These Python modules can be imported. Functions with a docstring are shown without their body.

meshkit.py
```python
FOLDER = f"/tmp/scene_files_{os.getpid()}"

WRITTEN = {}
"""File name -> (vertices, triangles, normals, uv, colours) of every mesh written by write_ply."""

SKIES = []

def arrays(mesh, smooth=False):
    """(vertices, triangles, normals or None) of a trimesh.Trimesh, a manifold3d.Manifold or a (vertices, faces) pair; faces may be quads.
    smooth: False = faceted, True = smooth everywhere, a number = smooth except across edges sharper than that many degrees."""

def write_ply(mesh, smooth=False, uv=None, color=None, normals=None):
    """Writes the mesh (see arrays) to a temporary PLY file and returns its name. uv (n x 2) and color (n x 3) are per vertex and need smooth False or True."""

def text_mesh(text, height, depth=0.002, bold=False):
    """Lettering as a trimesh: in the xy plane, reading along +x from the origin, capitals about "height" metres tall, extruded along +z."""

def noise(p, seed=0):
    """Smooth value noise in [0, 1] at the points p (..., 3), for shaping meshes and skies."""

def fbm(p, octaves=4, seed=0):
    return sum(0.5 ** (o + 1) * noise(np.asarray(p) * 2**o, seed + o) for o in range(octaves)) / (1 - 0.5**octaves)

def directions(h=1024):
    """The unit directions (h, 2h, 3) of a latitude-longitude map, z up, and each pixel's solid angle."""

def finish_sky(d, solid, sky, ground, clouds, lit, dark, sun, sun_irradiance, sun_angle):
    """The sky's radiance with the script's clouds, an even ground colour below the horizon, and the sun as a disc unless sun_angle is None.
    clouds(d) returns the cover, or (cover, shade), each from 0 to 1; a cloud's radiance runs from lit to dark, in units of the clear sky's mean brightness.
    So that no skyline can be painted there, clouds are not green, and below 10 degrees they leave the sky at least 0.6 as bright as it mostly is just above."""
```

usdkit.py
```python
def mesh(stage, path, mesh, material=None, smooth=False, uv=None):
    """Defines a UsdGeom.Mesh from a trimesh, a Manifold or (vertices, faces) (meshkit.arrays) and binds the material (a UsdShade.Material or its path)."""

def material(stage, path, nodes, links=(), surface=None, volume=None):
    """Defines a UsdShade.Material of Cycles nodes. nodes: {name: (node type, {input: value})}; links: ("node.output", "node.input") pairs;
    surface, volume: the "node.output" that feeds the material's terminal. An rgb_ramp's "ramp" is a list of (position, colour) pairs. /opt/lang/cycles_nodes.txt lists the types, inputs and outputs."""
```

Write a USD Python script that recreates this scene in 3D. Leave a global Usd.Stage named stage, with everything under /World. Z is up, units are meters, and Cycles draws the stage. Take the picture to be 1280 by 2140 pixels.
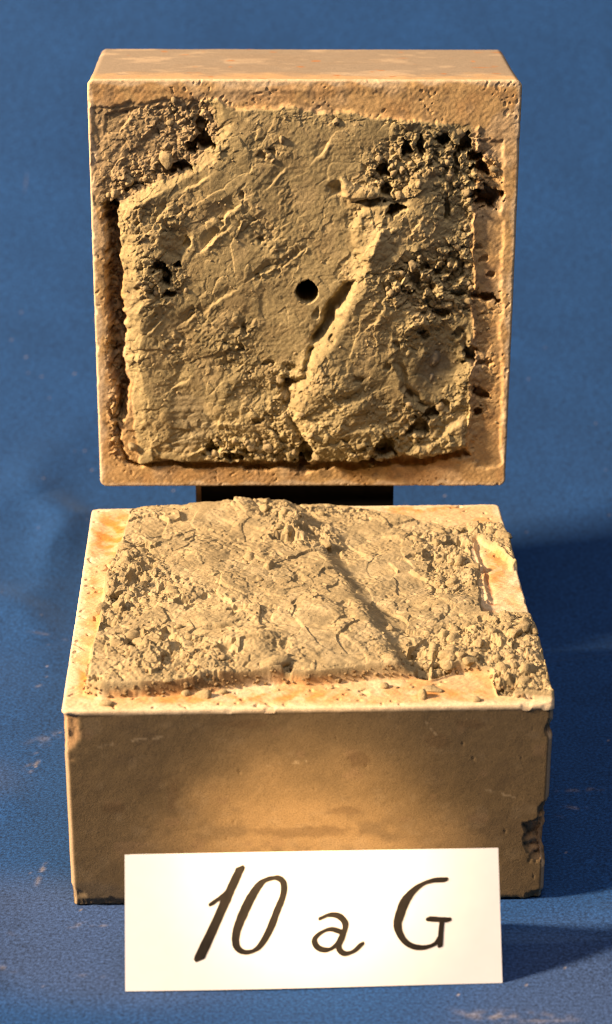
import math, random
import numpy as np
import trimesh, usdkit, meshkit
from pxr import Usd, UsdGeom, UsdLux, UsdShade, Gf, Sdf, Vt
from scipy import ndimage
from scipy.spatial import cKDTree, ConvexHull
from PIL import Image, ImageDraw
from shapely.geometry import Point, MultiPoint
from shapely.ops import unary_union

stage = Usd.Stage.CreateInMemory()
UsdGeom.SetStageUpAxis(stage, UsdGeom.Tokens.z)
UsdGeom.SetStageMetersPerUnit(stage, 1.0)
UsdGeom.Xform.Define(stage, '/World')
UsdGeom.Scope.Define(stage, '/World/Looks')

# ------------------------------------------------------------------ camera
def rx(a): c, s = math.cos(a), math.sin(a); return np.array([[1, 0, 0], [0, c, -s], [0, s, c]])
def ry(a): c, s = math.cos(a), math.sin(a); return np.array([[c, 0, s], [0, 1, 0], [-s, 0, c]])
def rz(a): c, s = math.cos(a), math.sin(a); return np.array([[c, -s, 0], [s, c, 0], [0, 0, 1]])
def m4(R, t):
    m = np.eye(4); m[:3, :3] = R; m[:3, 3] = t
    return Gf.Matrix4d(*map(float, m.T.ravel()))

F_PX, CAM, PITCH, ROLL = 4365.45, np.array([0.0018, -0.8363, 0.5132]), 0.4232, 0.00133
CR = rx(math.pi / 2 - PITCH) @ rz(ROLL)
cam = UsdGeom.Camera.Define(stage, '/World/camera')
cam.CreateHorizontalApertureAttr(36.0)
cam.CreateVerticalApertureAttr(36.0 * 1024 / 612)
cam.CreateFocalLengthAttr(36.0 * F_PX / 1280)
cam.CreateFStopAttr(16.0)
cam.CreateFocusDistanceAttr(0.93)
cam.CreateExposureAttr(0.0)
cam.AddTransformOp().Set(m4(CR, CAM))

# ------------------------------------------------------------------ lamps
def look_at(pos, to):
    z = np.array(pos, float) - np.array(to, float); z /= np.linalg.norm(z)
    x = np.cross([0, 0, 1.0], z); x /= np.linalg.norm(x)
    return m4(np.stack([x, np.cross(z, x), z], 1), pos)

def rect_lamp(name, pos, to, w, h, power, color):
    l = UsdLux.RectLight.Define(stage, '/World/' + name)
    l.CreateWidthAttr(w); l.CreateHeightAttr(h); l.CreateIntensityAttr(power); l.CreateColorAttr(Gf.Vec3f(*color))
    l.CreateNormalizeAttr(True)
    l.AddTransformOp().Set(look_at(pos, to))
    return l

AZ, EL, DIST = math.radians(13.0), math.radians(30), 4.2
KDIR = np.array([-math.cos(EL) * math.cos(AZ), -math.cos(EL) * math.sin(AZ), math.sin(EL)])
rect_lamp('key_lamp', KDIR * DIST + [0, .05, .1], (0, .05, .1), .50, .50, KEY := 235.0, (1, .70, .42))
rect_lamp('fill_lamp', (.2, -.6, 2.3), (0, .1, .1), 1.2, 1.0, 9.0, (.95, .80, .72))
spot = UsdLux.SphereLight.Define(stage, '/World/front_spot_lamp')
spot.CreateRadiusAttr(.02); spot.CreateIntensityAttr(47.0); spot.CreateNormalizeAttr(True); spot.CreateColorAttr(Gf.Vec3f(1, .62, .28))
sh = UsdLux.ShapingAPI.Apply(spot.GetPrim())
sh.CreateShapingConeAngleAttr(3.1); sh.CreateShapingConeSoftnessAttr(1.0)
spot.AddTransformOp().Set(look_at((0.0, -1.05, .80), (0.005, -.1, .020)))

# ------------------------------------------------------------------ things
counts = {}
def numbered(parent, name):
    k = counts.get((parent, name), 0); counts[(parent, name)] = k + 1
    return f'{parent}/{name}' + (f'_{k:03d}' if k else '')

def tag(p, label=None, category=None, group=None, kind=None):
    for k, v in (('label', label), ('category', category), ('group', group), ('kind', kind)):
        if v: p.SetCustomDataByKey(k, v)
    return p

def thing(name, label, category, R=np.eye(3), t=(0, 0, 0)):
    x = UsdGeom.Xform.Define(stage, numbered('/World', name))
    x.AddTransformOp().Set(m4(R, t))
    return tag(x.GetPrim(), label, category)

def part(name, v, f, mat, parent='/World', col=None, normals=None, smooth=False, label=None, **prim):
    path = numbered(parent if isinstance(parent, str) else str(parent.GetPath()), name)
    if normals is None:
        m = usdkit.mesh(stage, path, (v, f), mat, smooth=smooth)
    else:
        m = usdkit.mesh(stage, path, (v, f), mat)
        m.CreateNormalsAttr(Vt.Vec3fArray.FromNumpy(normals.astype(np.float32))); m.SetNormalsInterpolation('vertex')
    api = UsdGeom.PrimvarsAPI(m)
    if col is not None:
        api.CreatePrimvar('col', Sdf.ValueTypeNames.Color3fArray, 'vertex').Set(Vt.Vec3fArray.FromNumpy(np.asarray(col, np.float32)))
    tag(m.GetPrim(), label)
    return m.GetPrim()

def vertex_normals(v, f):
    fn = np.cross(v[f[:, 1]] - v[f[:, 0]], v[f[:, 2]] - v[f[:, 0]])
    n = np.zeros_like(v)
    for k in range(3):
        for c in range(3):
            n[:, c] += np.bincount(f[:, k], fn[:, c], len(v))
    return n / np.maximum(np.linalg.norm(n, axis=1, keepdims=True), 1e-20)

def take(v, f, n, c):
    used, inv = np.unique(f, return_inverse=True)
    return v[used], inv.reshape(-1, 3), n[used], c[used]

# ------------------------------------------------------------------ materials
L = '/World/Looks/'
def mat_pigment(name, bump=.0004, rough=.9, grain=.25, scale=1800, spec=.25):
    return usdkit.material(stage, L + name, {
        'a': ('attribute', {'attribute': 'col'}), 'g': ('geometry', {}),
        'n': ('noise_texture', {'scale': scale, 'detail': 3.0, 'roughness': .65}),
        'n2': ('noise_texture', {'scale': scale * .22, 'detail': 5.0, 'roughness': .7}),
        'r': ('rgb_ramp', {'ramp': [(.28, (1 - grain * 1.6,) * 3), (.5, (1,) * 3), (.75, (1 + grain,) * 3)]}),
        'm': ('mix_color', {'blend_type': 'multiply', 'fac': 1.0}),
        'b': ('bump', {'strength': .5, 'distance': bump}),
        'b2': ('bump', {'strength': .4, 'distance': bump * 1.5}),
        'p': ('principled_bsdf', {'roughness': rough, 'specular_ior_level': spec}),
    }, [('g.position', 'n.vector'), ('g.position', 'n2.vector'), ('n.fac', 'r.fac'), ('a.color', 'm.a'), ('r.color', 'm.b'),
        ('m.result', 'p.base_color'), ('n.fac', 'b.height'), ('n2.fac', 'b2.height'), ('b2.normal', 'b.normal'), ('b.normal', 'p.normal')], surface='p.BSDF')

M_shell = mat_pigment('tan_concrete', bump=.0002, grain=.2)
M_infill = mat_pigment('grey_mortar', bump=.0004, grain=.18)
M_crumb = usdkit.material(stage, L + 'mortar_crumb', {
    'g': ('geometry', {}), 'n': ('noise_texture', {'scale': 900., 'detail': 4., 'roughness': .7}),
    'r': ('rgb_ramp', {'ramp': [(.25, (.22, .172, .095)), (.5, (.325, .26, .15)), (.75, (.43, .35, .21))]}),
    'b': ('bump', {'strength': .8, 'distance': .0006}), 'p': ('principled_bsdf', {'roughness': .95, 'specular_ior_level': .2})},
    [('g.position', 'n.vector'), ('n.fac', 'r.fac'), ('r.color', 'p.base_color'), ('n.fac', 'b.height'), ('b.normal', 'p.normal')], surface='p.BSDF')
M_shade_brown = usdkit.material(stage, L + 'shade_brown_mortar', {  # brown of the front crumbs, taking up the shade painted on the infill's front
    'g': ('geometry', {}), 'n': ('noise_texture', {'scale': 500., 'detail': 4., 'roughness': .7}),
    'r': ('rgb_ramp', {'ramp': [(.3, (.14, .085, .042)), (.5, (.21, .145, .078)), (.7, (.29, .225, .13))]}),
    'p': ('principled_bsdf', {'roughness': .95, 'specular_ior_level': .2})},
    [('g.position', 'n.vector'), ('n.fac', 'r.fac'), ('r.color', 'p.base_color')], surface='p.BSDF')
M_stone = usdkit.material(stage, L + 'dark_aggregate_stone', {
    'g': ('geometry', {}), 'n': ('noise_texture', {'scale': 500., 'detail': 4.}),
    'r': ('rgb_ramp', {'ramp': [(.3, (.10, .085, .06)), (.7, (.2, .17, .12))]}),
    'p': ('principled_bsdf', {'roughness': .55})},
    [('g.position', 'n.vector'), ('n.fac', 'r.fac'), ('r.color', 'p.base_color')], surface='p.BSDF')
M_cloth = usdkit.material(stage, L + 'blue_cloth', {
    'a': ('attribute', {'attribute': 'col'}), 'g': ('geometry', {}),
    'map': ('mapping', {'rotation': (0, 0, .5), 'scale': (1, 1, 1)}),
    'w1': ('wave_texture', {'wave_type': 'bands', 'bands_direction': 'x', 'scale': 260., 'distortion': 1.2, 'detail': 2., 'detail_scale': 2.}),
    'w2': ('wave_texture', {'wave_type': 'bands', 'bands_direction': 'y', 'scale': 260., 'distortion': 1.2, 'detail': 2., 'detail_scale': 2.}),
    'mm': ('math', {'math_type': 'maximum'}),
    'n': ('noise_texture', {'scale': 750., 'detail': 2., 'roughness': .7}),
    'r': ('rgb_ramp', {'ramp': [(.28, (.4,) * 3), (.5, (1,) * 3), (.75, (1.8,) * 3)]}),
    'm': ('mix_color', {'blend_type': 'multiply', 'fac': 1.0}),
    'b': ('bump', {'strength': .18, 'distance': .0003}),
    'p': ('principled_bsdf', {'roughness': .85, 'specular_ior_level': .2, 'sheen_weight': .12, 'sheen_roughness': .4, 'sheen_tint': (.5, .7, 1)})},
    [('g.position', 'map.vector'), ('map.vector', 'w1.vector'), ('map.vector', 'w2.vector'), ('g.position', 'n.vector'),
     ('w1.fac', 'mm.value1'), ('w2.fac', 'mm.value2'), ('n.fac', 'r.fac'), ('a.color', 'm.a'), ('r.color', 'm.b'), ('m.result', 'p.base_color'),
     ('mm.value', 'b.height'), ('b.normal', 'p.normal')], surface='p.BSDF')
def mat_plain(name, color, rough=.7, spec=.4, var=.1, scale=60., stretch=(1, 1, 1)):
    c = np.array(color)
    return usdkit.material(stage, L + name, {
        'g': ('geometry', {}), 'map': ('mapping', {'scale': stretch}), 'n': ('noise_texture', {'scale': scale, 'detail': 4.}),
        'r': ('rgb_ramp', {'ramp': [(.3, tuple(c * (1 - var))), (.7, tuple(c * (1 + var)))]}),
        'p': ('principled_bsdf', {'roughness': rough, 'specular_ior_level': spec})},
        [('g.position', 'map.vector'), ('map.vector', 'n.vector'), ('n.fac', 'r.fac'), ('r.color', 'p.base_color')], surface='p.BSDF')
M_paper = mat_plain('white_card', (.79, .83, .92), .6, .3, .015, 120.)
M_ink = mat_plain('marker_ink', (.013, .010, .008), .5, .4, .5, 350., (1, 1, .3))
M_black = mat_plain('black_paint', (.006, .005, .005), .6, .2, .3, 300.)
M_wood = mat_plain('raw_wood_edge', (.36, .25, .15), .7, .3, .2, 200.)

# ------------------------------------------------------------------ photograph pixel -> place in the scene (used while measuring features)
def ray(px, py):
    return CR @ np.array([(px - 640) / F_PX, -(py - 1070) / F_PX, -1.0])
def on_plane(px, py, o, n):
    d = ray(px, py)
    return CAM + d * (np.dot(o - CAM, n) / np.dot(d, n))

# ------------------------------------------------------------------ relief fields
class Face:
    """A square broken face of side S mm: fields over its n x n grid (row = up, column = right)."""
    def __init__(s, n, S, px2mm, seed):
        s.n, s.S, s.px2mm, s.rng = n, S, px2mm, np.random.default_rng(seed)
        s.q = S / (n - 1)
        s.Y, s.X = np.meshgrid(np.linspace(0, S, n), np.linspace(0, S, n), indexing='ij')
    def mm(s, pts): return np.array([s.px2mm(*p[:2]) for p in pts])
    def noise(s, wav, wav2=None, ang=0.0):
        wav2 = wav2 or wav
        c, si = math.cos(ang), math.sin(ang)
        u, w = (s.X * c + s.Y * si) / wav, (-s.X * si + s.Y * c) / wav2
        u, w = u - u.min() + 2, w - w.min() + 2
        g = s.rng.uniform(-1, 1, (int(w.max()) + 5, int(u.max()) + 5))
        return ndimage.map_coordinates(g, [w, u], order=3, mode='nearest')
    def fbm(s, wav, octs=4, gain=.5, wav2=None, ang=0.0):
        return sum(gain ** k * s.noise(wav / 2 ** k, wav2 and wav2 / 2 ** k, ang) for k in range(octs))
    def blur(s, a, mm): return ndimage.gaussian_filter(a, mm / s.q) if mm > 0 else a
    def poly(s, pts, soft=.6):
        p = s.mm(pts) / s.q * 2
        im = Image.new('L', (2 * s.n, 2 * s.n)); ImageDraw.Draw(im).polygon([tuple(x) for x in p], fill=255)
        a = np.asarray(im, float).reshape(s.n, 2, s.n, 2).mean((1, 3)) / 255
        return s.blur(a, soft)
    def line(s, pts):
        """distance (mm) to a polyline and its running parameter 0..1"""
        p = s.mm(pts); best = np.full(s.X.shape, 1e9); t_at = np.zeros(s.X.shape)
        for i in range(len(p) - 1):
            a, d = p[i], p[i + 1] - p[i]
            t = np.clip(((s.X - a[0]) * d[0] + (s.Y - a[1]) * d[1]) / (d @ d + 1e-9), 0, 1)
            r = np.hypot(s.X - a[0] - t * d[0], s.Y - a[1] - t * d[1])
            k = r < best
            best[k] = r[k]; t_at[k] = (i + t[k]) / (len(p) - 1)
        return best, t_at
    def ridge(s, pts, w, taper=True):
        d, t = s.line(pts)
        return np.exp(-(d / w) ** 2) * (np.sin(np.pi * np.clip(t, .02, .98)) ** .5 if taper else 1)
    def scarp(s, pts, w, h, lip=.5):
        """a tool drag: the surface dips towards the line from its upper side, then steps up again at the line"""
        p = s.mm(pts); d, t = s.line(pts)
        a = p[-1] - p[0]; side = (s.X - p[0, 0]) * a[1] - (s.Y - p[0, 1]) * a[0]
        sd = np.where(side * np.sign(a[0]) < 0, d, -d)
        f = np.where(sd > 0, -np.clip(1 - sd / w, 0, 1), -np.clip(1 + sd / lip, 0, 1) + .35 * np.exp(-((sd + 1.2) / 1.0) ** 2))
        return h * f * np.sin(np.pi * np.clip(t, .03, .97)) ** .6
    def ell(s, x, y, ax, ay, rot=0):
        """normalised radius from an ellipse's centre; half axes in photograph pixels"""
        c, si = math.cos(rot), math.sin(rot)
        o, a, b = s.mm([(x, y), (x + ax * c, y + ax * si), (x - ay * si, y + ay * c)])
        M = np.linalg.inv(np.stack([a - o, b - o], 1))
        dx, dy = s.X - o[0], s.Y - o[1]
        return np.hypot(M[0, 0] * dx + M[0, 1] * dy, M[1, 0] * dx + M[1, 1] * dy)
    def dome(s, *a, p=2.0, **k): return np.clip(1 - s.ell(*a, **k) ** p, 0, None) ** .5
    def bump(s, *a, **k): return np.exp(-s.ell(*a, **k) ** 2)
    def pit(s, x, y, ax, ay, rot=0, edge=.25):
        return np.clip((1 + edge - s.ell(x, y, ax, ay, rot)) / (2 * edge), 0, 1)
    def cells(s, size, tilt=.5, crack=.35, off=.5, warp=.25):
        """angular crumbs: each Voronoi cell a tilted facet at its own height, in units of the cell size"""
        m = int(s.S / size) + 3
        gy, gx = np.meshgrid(np.arange(-1, m), np.arange(-1, m), indexing='ij')
        P = np.stack([gx.ravel(), gy.ravel()], 1) * size + s.rng.uniform(-.15, 1.15, (gx.size, 2)) * size
        u = s.X + s.noise(size * .8) * size * warp; w = s.Y + s.noise(size * .8) * size * warp
        d, i = cKDTree(P).query(np.stack([u.ravel(), w.ravel()], 1), k=2)
        g = s.rng.normal(0, tilt, (len(P), 2)); o = s.rng.uniform(-off, off, len(P))
        k = i[:, 0]
        h = o[k] * size + ((np.stack([u.ravel(), w.ravel()], 1) - P[k]) * g[k]).sum(1)
        h -= crack * size * np.exp(-(d[:, 1] - d[:, 0]) / (.16 * size))
        return h.reshape(s.X.shape)
    def warp(s, a, dx, dy):
        r, c = np.mgrid[0:s.n, 0:s.n].astype(float)
        return ndimage.map_coordinates(a, [r + dy / s.q, c + dx / s.q], order=1, mode='nearest')

def smooth01(a, lo, hi):
    t = np.clip((a - lo) / (hi - lo), 0, 1); return t * t * (3 - 2 * t)
def mixc(a, b, t): return a * (1 - t[..., None]) + np.asarray(b) * t[..., None]

# ------------------------------------------------------------------ a block: broken face + four cast walls + far side
def build_block(F, H, infill, col, depth, levels, wall_disp, wall_col, place, corner=.0035, edge_r=1.2, bore=None, ragged=1.0):
    """H, in mm, is the relief of the face; depth in mm; place maps (right, up, out) in metres to the thing's frame."""
    n, S = F.n, F.S
    d = np.minimum(np.minimum(F.X, S - F.X), np.minimum(F.Y, S - F.Y))
    er = edge_r * (1 + .2 * F.noise(12) + .15 * F.noise(3) + 1.1 * smooth01(F.noise(4), .5, .75) * smooth01(F.noise(25), -.1, .4)); er = np.clip(er, .6, 5)
    t = np.clip((er - d) / er, 0, 1)
    H = H - er * (1 - np.sqrt(np.maximum(1 - t * t, 0)))
    c = corner * 1000
    X, Y = F.X.copy(), F.Y.copy()
    for sx in (0, 1):
        for sy in (0, 1):
            ex = (c - X) if sx == 0 else (X - (S - c)); ey = (c - Y) if sy == 0 else (Y - (S - c))
            k = (ex > 0) & (ey > 0)
            s = np.where(k, np.maximum(ex, ey) / np.maximum(np.hypot(ex, ey), 1e-9), 1)
            X = np.where(k, (c - ex * s) if sx == 0 else (S - c + ex * s), X)
            Y = np.where(k, (c - ey * s) if sy == 0 else (S - c + ey * s), Y)
    top = np.stack([X, Y, H], -1).reshape(-1, 3)
    gy, gx = np.gradient(H, F.q)
    steep = (smooth01(np.hypot(gx, gy), .7, 2.0) * smooth01(d, 4, 6)).ravel()
    k = np.nonzero(steep > .01)[0]; q3 = top[k] + 40
    for ax in (0, 1, 2):
        top[k, ax] += ragged * steep[k] * (.6 * (meshkit.noise(q3 / 2.6, 11 + ax) - .5) + .6 * (meshkit.noise(q3 / 1.1, 17 + ax) - .5)) * (.5 if ax == 2 else 1)
    ids = np.arange(n * n).reshape(n, n)
    ring = np.concatenate([ids[0, :-1], ids[:-1, -1], ids[-1, :0:-1], ids[:0:-1, 0]])
    R = top[ring]; m = len(ring)
    tang = np.roll(R, -1, 0) - np.roll(R, 1, 0)
    nor = np.stack([tang[:, 1], -tang[:, 0]], 1); nor /= np.linalg.norm(nor, axis=1, keepdims=True)
    V, C = [top], [col.reshape(-1, 3)]
    for z in levels:                                   # z in mm below the face, increasing
        p = np.stack([R[:, 0], R[:, 1], np.minimum(-z, R[:, 2] - .05 * z / levels[0])], 1)
        k = np.clip((z - depth + 1.6) / 1.6, 0, 1)     # far arris rounded
        dsp = wall_disp(p, nor) - 1.6 * (1 - np.sqrt(1 - k * k))
        p[:, :2] += nor * dsp[:, None]
        V.append(p); C.append(wall_col(p, nor, R))
    # faces
    a, b, c_, d_ = ids[:-1, :-1].ravel(), ids[:-1, 1:].ravel(), ids[1:, 1:].ravel(), ids[1:, :-1].ravel()
    ftop = np.concatenate([np.stack([a, b, c_], 1), np.stack([a, c_, d_], 1)])
    inf = np.concatenate([infill[:-1, :-1].ravel()] * 2) > .5
    hol = np.concatenate([(np.zeros_like(H) if bore is None else bore)[:-1, :-1].ravel()] * 2) > .5
    inf &= ~hol
    walls, prev = [], ring
    for k in range(len(levels)):
        cur = n * n + k * m + np.arange(m)
        pn, cn = np.roll(prev, -1), np.roll(cur, -1)
        walls += [np.stack([prev, cur, cn], 1), np.stack([prev, cn, pn], 1)]
        prev = cur
    V = np.concatenate(V + [np.array([[S / 2, S / 2, -levels[-1]]])]); C = np.concatenate(C + [C[-1][:1]])
    cap = np.stack([prev, np.full(m, len(V) - 1), np.roll(prev, -1)], 1)
    fs = np.concatenate(walls + [cap])
    v = place(V / 1000)
    fall = np.concatenate([ftop, fs])
    nrm = vertex_normals(v, fall)
    return H, (take(v, np.concatenate([ftop[~inf & ~hol], fs]), nrm, C), take(v, ftop[inf], nrm, C), take(v, ftop[hol], nrm, C) if hol.any() else None)

crng = np.random.default_rng(77)
def crumb_mesh(size, flat=.75):
    p = crng.normal(size=(22, 3)); p /= np.linalg.norm(p, axis=1, keepdims=True)
    p *= crng.uniform(.86, 1.08, (22, 1)) * [1, crng.uniform(.6, 1), crng.uniform(.5, .9) * flat / .75]
    h = ConvexHull(p); f = h.simplices.copy()
    fn = np.cross(p[f[:, 1]] - p[f[:, 0]], p[f[:, 2]] - p[f[:, 0]])
    flip = (fn * p[f].mean(1)).sum(1) < 0
    f[flip] = f[flip][:, ::-1]
    used, inv = np.unique(f, return_inverse=True)
    p, f = p[used], inv.reshape(-1, 3)
    a = crng.uniform(0, 2 * math.pi)
    return (p @ rx(crng.normal(0, .4)).T @ rz(a).T) * size / 2, f

ICO = {k: trimesh.creation.icosphere(subdivisions=k) for k in (1, 2)}
def lump_mesh(size):
    """a crumb of mortar: an uneven lump with a few broken flats"""
    m = ICO[2 if size > 4.5 else 1]; p = np.array(m.vertices); o = crng.uniform(0, 90, 3)
    p = p * (1 + .55 * (meshkit.noise(p * 1.4 + o) - .5) + .35 * (meshkit.noise(p * 3.1 + o) - .5))[:, None] * [1, crng.uniform(.6, 1), crng.uniform(.5, .85)]
    for _ in range(5):
        d = crng.normal(size=3); d /= np.linalg.norm(d)
        p = p - np.outer(np.maximum(p @ d - crng.uniform(.45, .75), 0), d) * .85
    return (p @ rx(crng.normal(0, .4)).T @ rz(crng.uniform(0, 6.28)).T) * size / 2 * 1.1, np.array(m.faces)

def scatter(F, H, weight, count, smin, smax, place, parent, name, mat, power=2.2, sink=.1, merged=False, weight_floor=.02):
    w = np.clip(weight, 0, None).ravel(); w = np.where(w > weight_floor, w, 0); w = w / w.sum()
    at = crng.choice(w.size, count, p=w)
    V, Fc, base = [], [], 0
    for k in at:
        size = smin + (smax - smin) * crng.uniform() ** power
        v, f = crumb_mesh(size) if merged else lump_mesh(size)
        x = F.X.ravel()[k] + crng.uniform(-.2, .2); y = F.Y.ravel()[k] + crng.uniform(-.2, .2)
        v = place((v + [x, y, H.ravel()[k] + size * sink]) / 1000)
        if merged:
            V.append(v); Fc.append(f + base); base += len(v)
        else:
            part(name, v, f, mat, parent, smooth=40)
    if merged:
        p = part(name, np.concatenate(V), np.concatenate(Fc), mat, parent, smooth=70); tag(p, kind='stuff')

# ================================================================== UPPER BLOCK
U_R = rz(.0166) @ ry(.0044) @ rx(-.042); U_T = np.array([-.0001, .11561, .0983]); U_D = 86.0
U_T = CAM + (U_T - CAM) * .991
def up_px(px, py, out=.003):
    n = U_R @ [0, -1.0, 0]
    q = U_R.T @ (on_plane(px, py, U_T + n * out, n) - U_T)
    return (q[0] + .0994) * 1000, q[2] * 1000
place_up = lambda v: np.stack([v[:, 0] - .0994, -v[:, 2], v[:, 1]], 1)

F = Face(600, 199.6, up_px, 11)
wx, wy = 1.3 * F.noise(9) + .7 * F.noise(3.2) + .35 * F.noise(1.3), 1.3 * F.noise(9) + .7 * F.noise(3.2) + .35 * F.noise(1.3)
W = lambda a: F.warp(a, wx, wy)
inner = F.poly([(252, 235), (300, 222), (440, 205), (480, 224), (600, 233), (740, 238), (890, 254), (985, 262), (992, 320), (990, 500), (988, 700), (984, 900), (975, 945), (900, 955), (780, 962), (560, 968), (400, 970), (295, 972), (283, 930), (275, 820), (262, 640), (248, 500), (236, 440), (215, 380), (212, 300), (225, 240)], .35)
topleft = F.poly([(190, 226), (300, 214), (410, 204), (437, 214), (448, 240), (466, 268), (455, 290), (438, 300), (432, 328), (382, 360), (330, 380), (300, 398), (262, 420), (240, 436), (205, 436), (190, 430)], .4)
lobe = F.poly([(812, 452), (850, 425), (872, 340), (930, 305), (985, 300), (1000, 600), (995, 950), (900, 965), (700, 968), (640, 935), (612, 890), (604, 830), (640, 790), (668, 750), (700, 700), (728, 645), (752, 590), (762, 540), (778, 500)], 3.2)
flatz = F.poly([(545, 236), (800, 246), (800, 340), (705, 388), (722, 430), (735, 520), (722, 590), (690, 640), (655, 700), (640, 745), (560, 772), (498, 765), (532, 690), (560, 640), (600, 600), (610, 540), (575, 500), (548, 420), (556, 330)], 2.5)
S = np.zeros_like(F.X)
plate = inner * (1 - topleft)
left_high = F.poly([(240, 420), (330, 385), (432, 332), (470, 290), (480, 240), (560, 236), (560, 420), (560, 560), (520, 700), (480, 760), (500, 960), (290, 972), (270, 820), (250, 500)], 9)
S += plate * (1.7 + 1.5 * left_high)
S += 3.0 * F.bump(290, 560, 55, 260) * plate + 1.2 * F.bump(520, 880, 120, 60) * plate
S += -.7 * topleft
# right lobe: high along its left flank, falling away to the right
lx = np.clip((F.X - F.px2mm(610, 800)[0]) / 80, 0, 1)
S += lobe * plate * (5.6 - (4.2 + 1.0 * smooth01(-F.Y, -F.px2mm(0, 560)[1] - 15, -F.px2mm(0, 560)[1] + 25)) * lx)
S += 3.5 * F.bump(725, 900, 95, 55) * plate + 3.0 * F.bump(690, 800, 70, 60) * plate + 1.5 * F.bump(790, 600, 55, 90) * plate
# bevelled left flank and the bevel along the broken corner; level with the rim on the right
dl, _ = F.line([(236, 432), (246, 500), (258, 640), (268, 820), (280, 935)])
S *= np.where(plate > .02, .25 + .75 * np.clip(dl / 7.5, 0, 1), 1)
dt, _ = F.line([(440, 205), (452, 240), (468, 268), (456, 292), (440, 302), (434, 330), (382, 362), (330, 382), (300, 400), (262, 422), (240, 438)])
S *= np.where(plate > .02, .15 + .85 * np.clip(dt / 3.5, 0, 1), 1)
S *= 1 - .95 * smooth01(F.X, F.px2mm(890, 0)[0], F.px2mm(988, 0)[0]) * (F.X < F.px2mm(992, 600)[0])
# rim details
S -= 1.2 * F.poly([(1002, 300), (1052, 300), (1046, 985), (995, 985)], .5)
S += .9 * F.ridge([(996, 270), (996, 480), (992, 700), (986, 940)], .7, False)
S += .7 * F.ridge([(470, 222), (600, 231), (740, 237), (890, 252)], .8)
S += .4 * F.ridge([(190, 186), (1080, 190)], 2.0)
# left groove
S -= 11 * F.poly([(220, 432), (240, 432), (245, 520), (256, 640), (262, 760), (262, 872), (246, 880), (236, 760), (228, 600), (222, 500)], .7)
S -= 4.0 * F.ridge([(250, 870), (247, 940), (262, 968), (300, 976)], 1.0, False)
# bottom groove under the mortar
S -= 4.5 * F.poly([(285, 970), (330, 962), (470, 968), (600, 966), (640, 972), (760, 962), (900, 958), (980, 948), (984, 958), (900, 970), (800, 980), (640, 984), (480, 978), (330, 978)], .4)
# main diagonal crack and flank
S -= 8.5 * F.poly([(742, 588), (722, 592), (690, 640), (655, 700), (648, 722), (660, 716), (690, 676), (716, 640), (735, 610)], .7)
S -= 3.5 * F.ridge([(650, 735), (645, 770), (632, 792), (600, 802)], 1.2, False) + 3.5 * F.ridge([(598, 800), (598, 850), (618, 885), (640, 935)], 2.2, False)
S += 1.7 * F.ridge([(818, 445), (780, 518), (748, 600), (718, 660), (684, 730), (645, 790), (616, 850)], 4.5) * plate
# fragments near the top of the flank
S += 2.2 * F.poly([(748, 446), (815, 424), (806, 470), (770, 540), (742, 520), (738, 480)], .8)
S += 4.0 * F.poly([(712, 380), (742, 392), (790, 400), (806, 420), (745, 422), (722, 412)], .7)
S -= 2.5 * F.poly([(690, 395), (712, 384), (722, 412), (700, 410)], .8)
S -= 3.5 * F.ridge([(745, 426), (815, 423)], .9)
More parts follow.
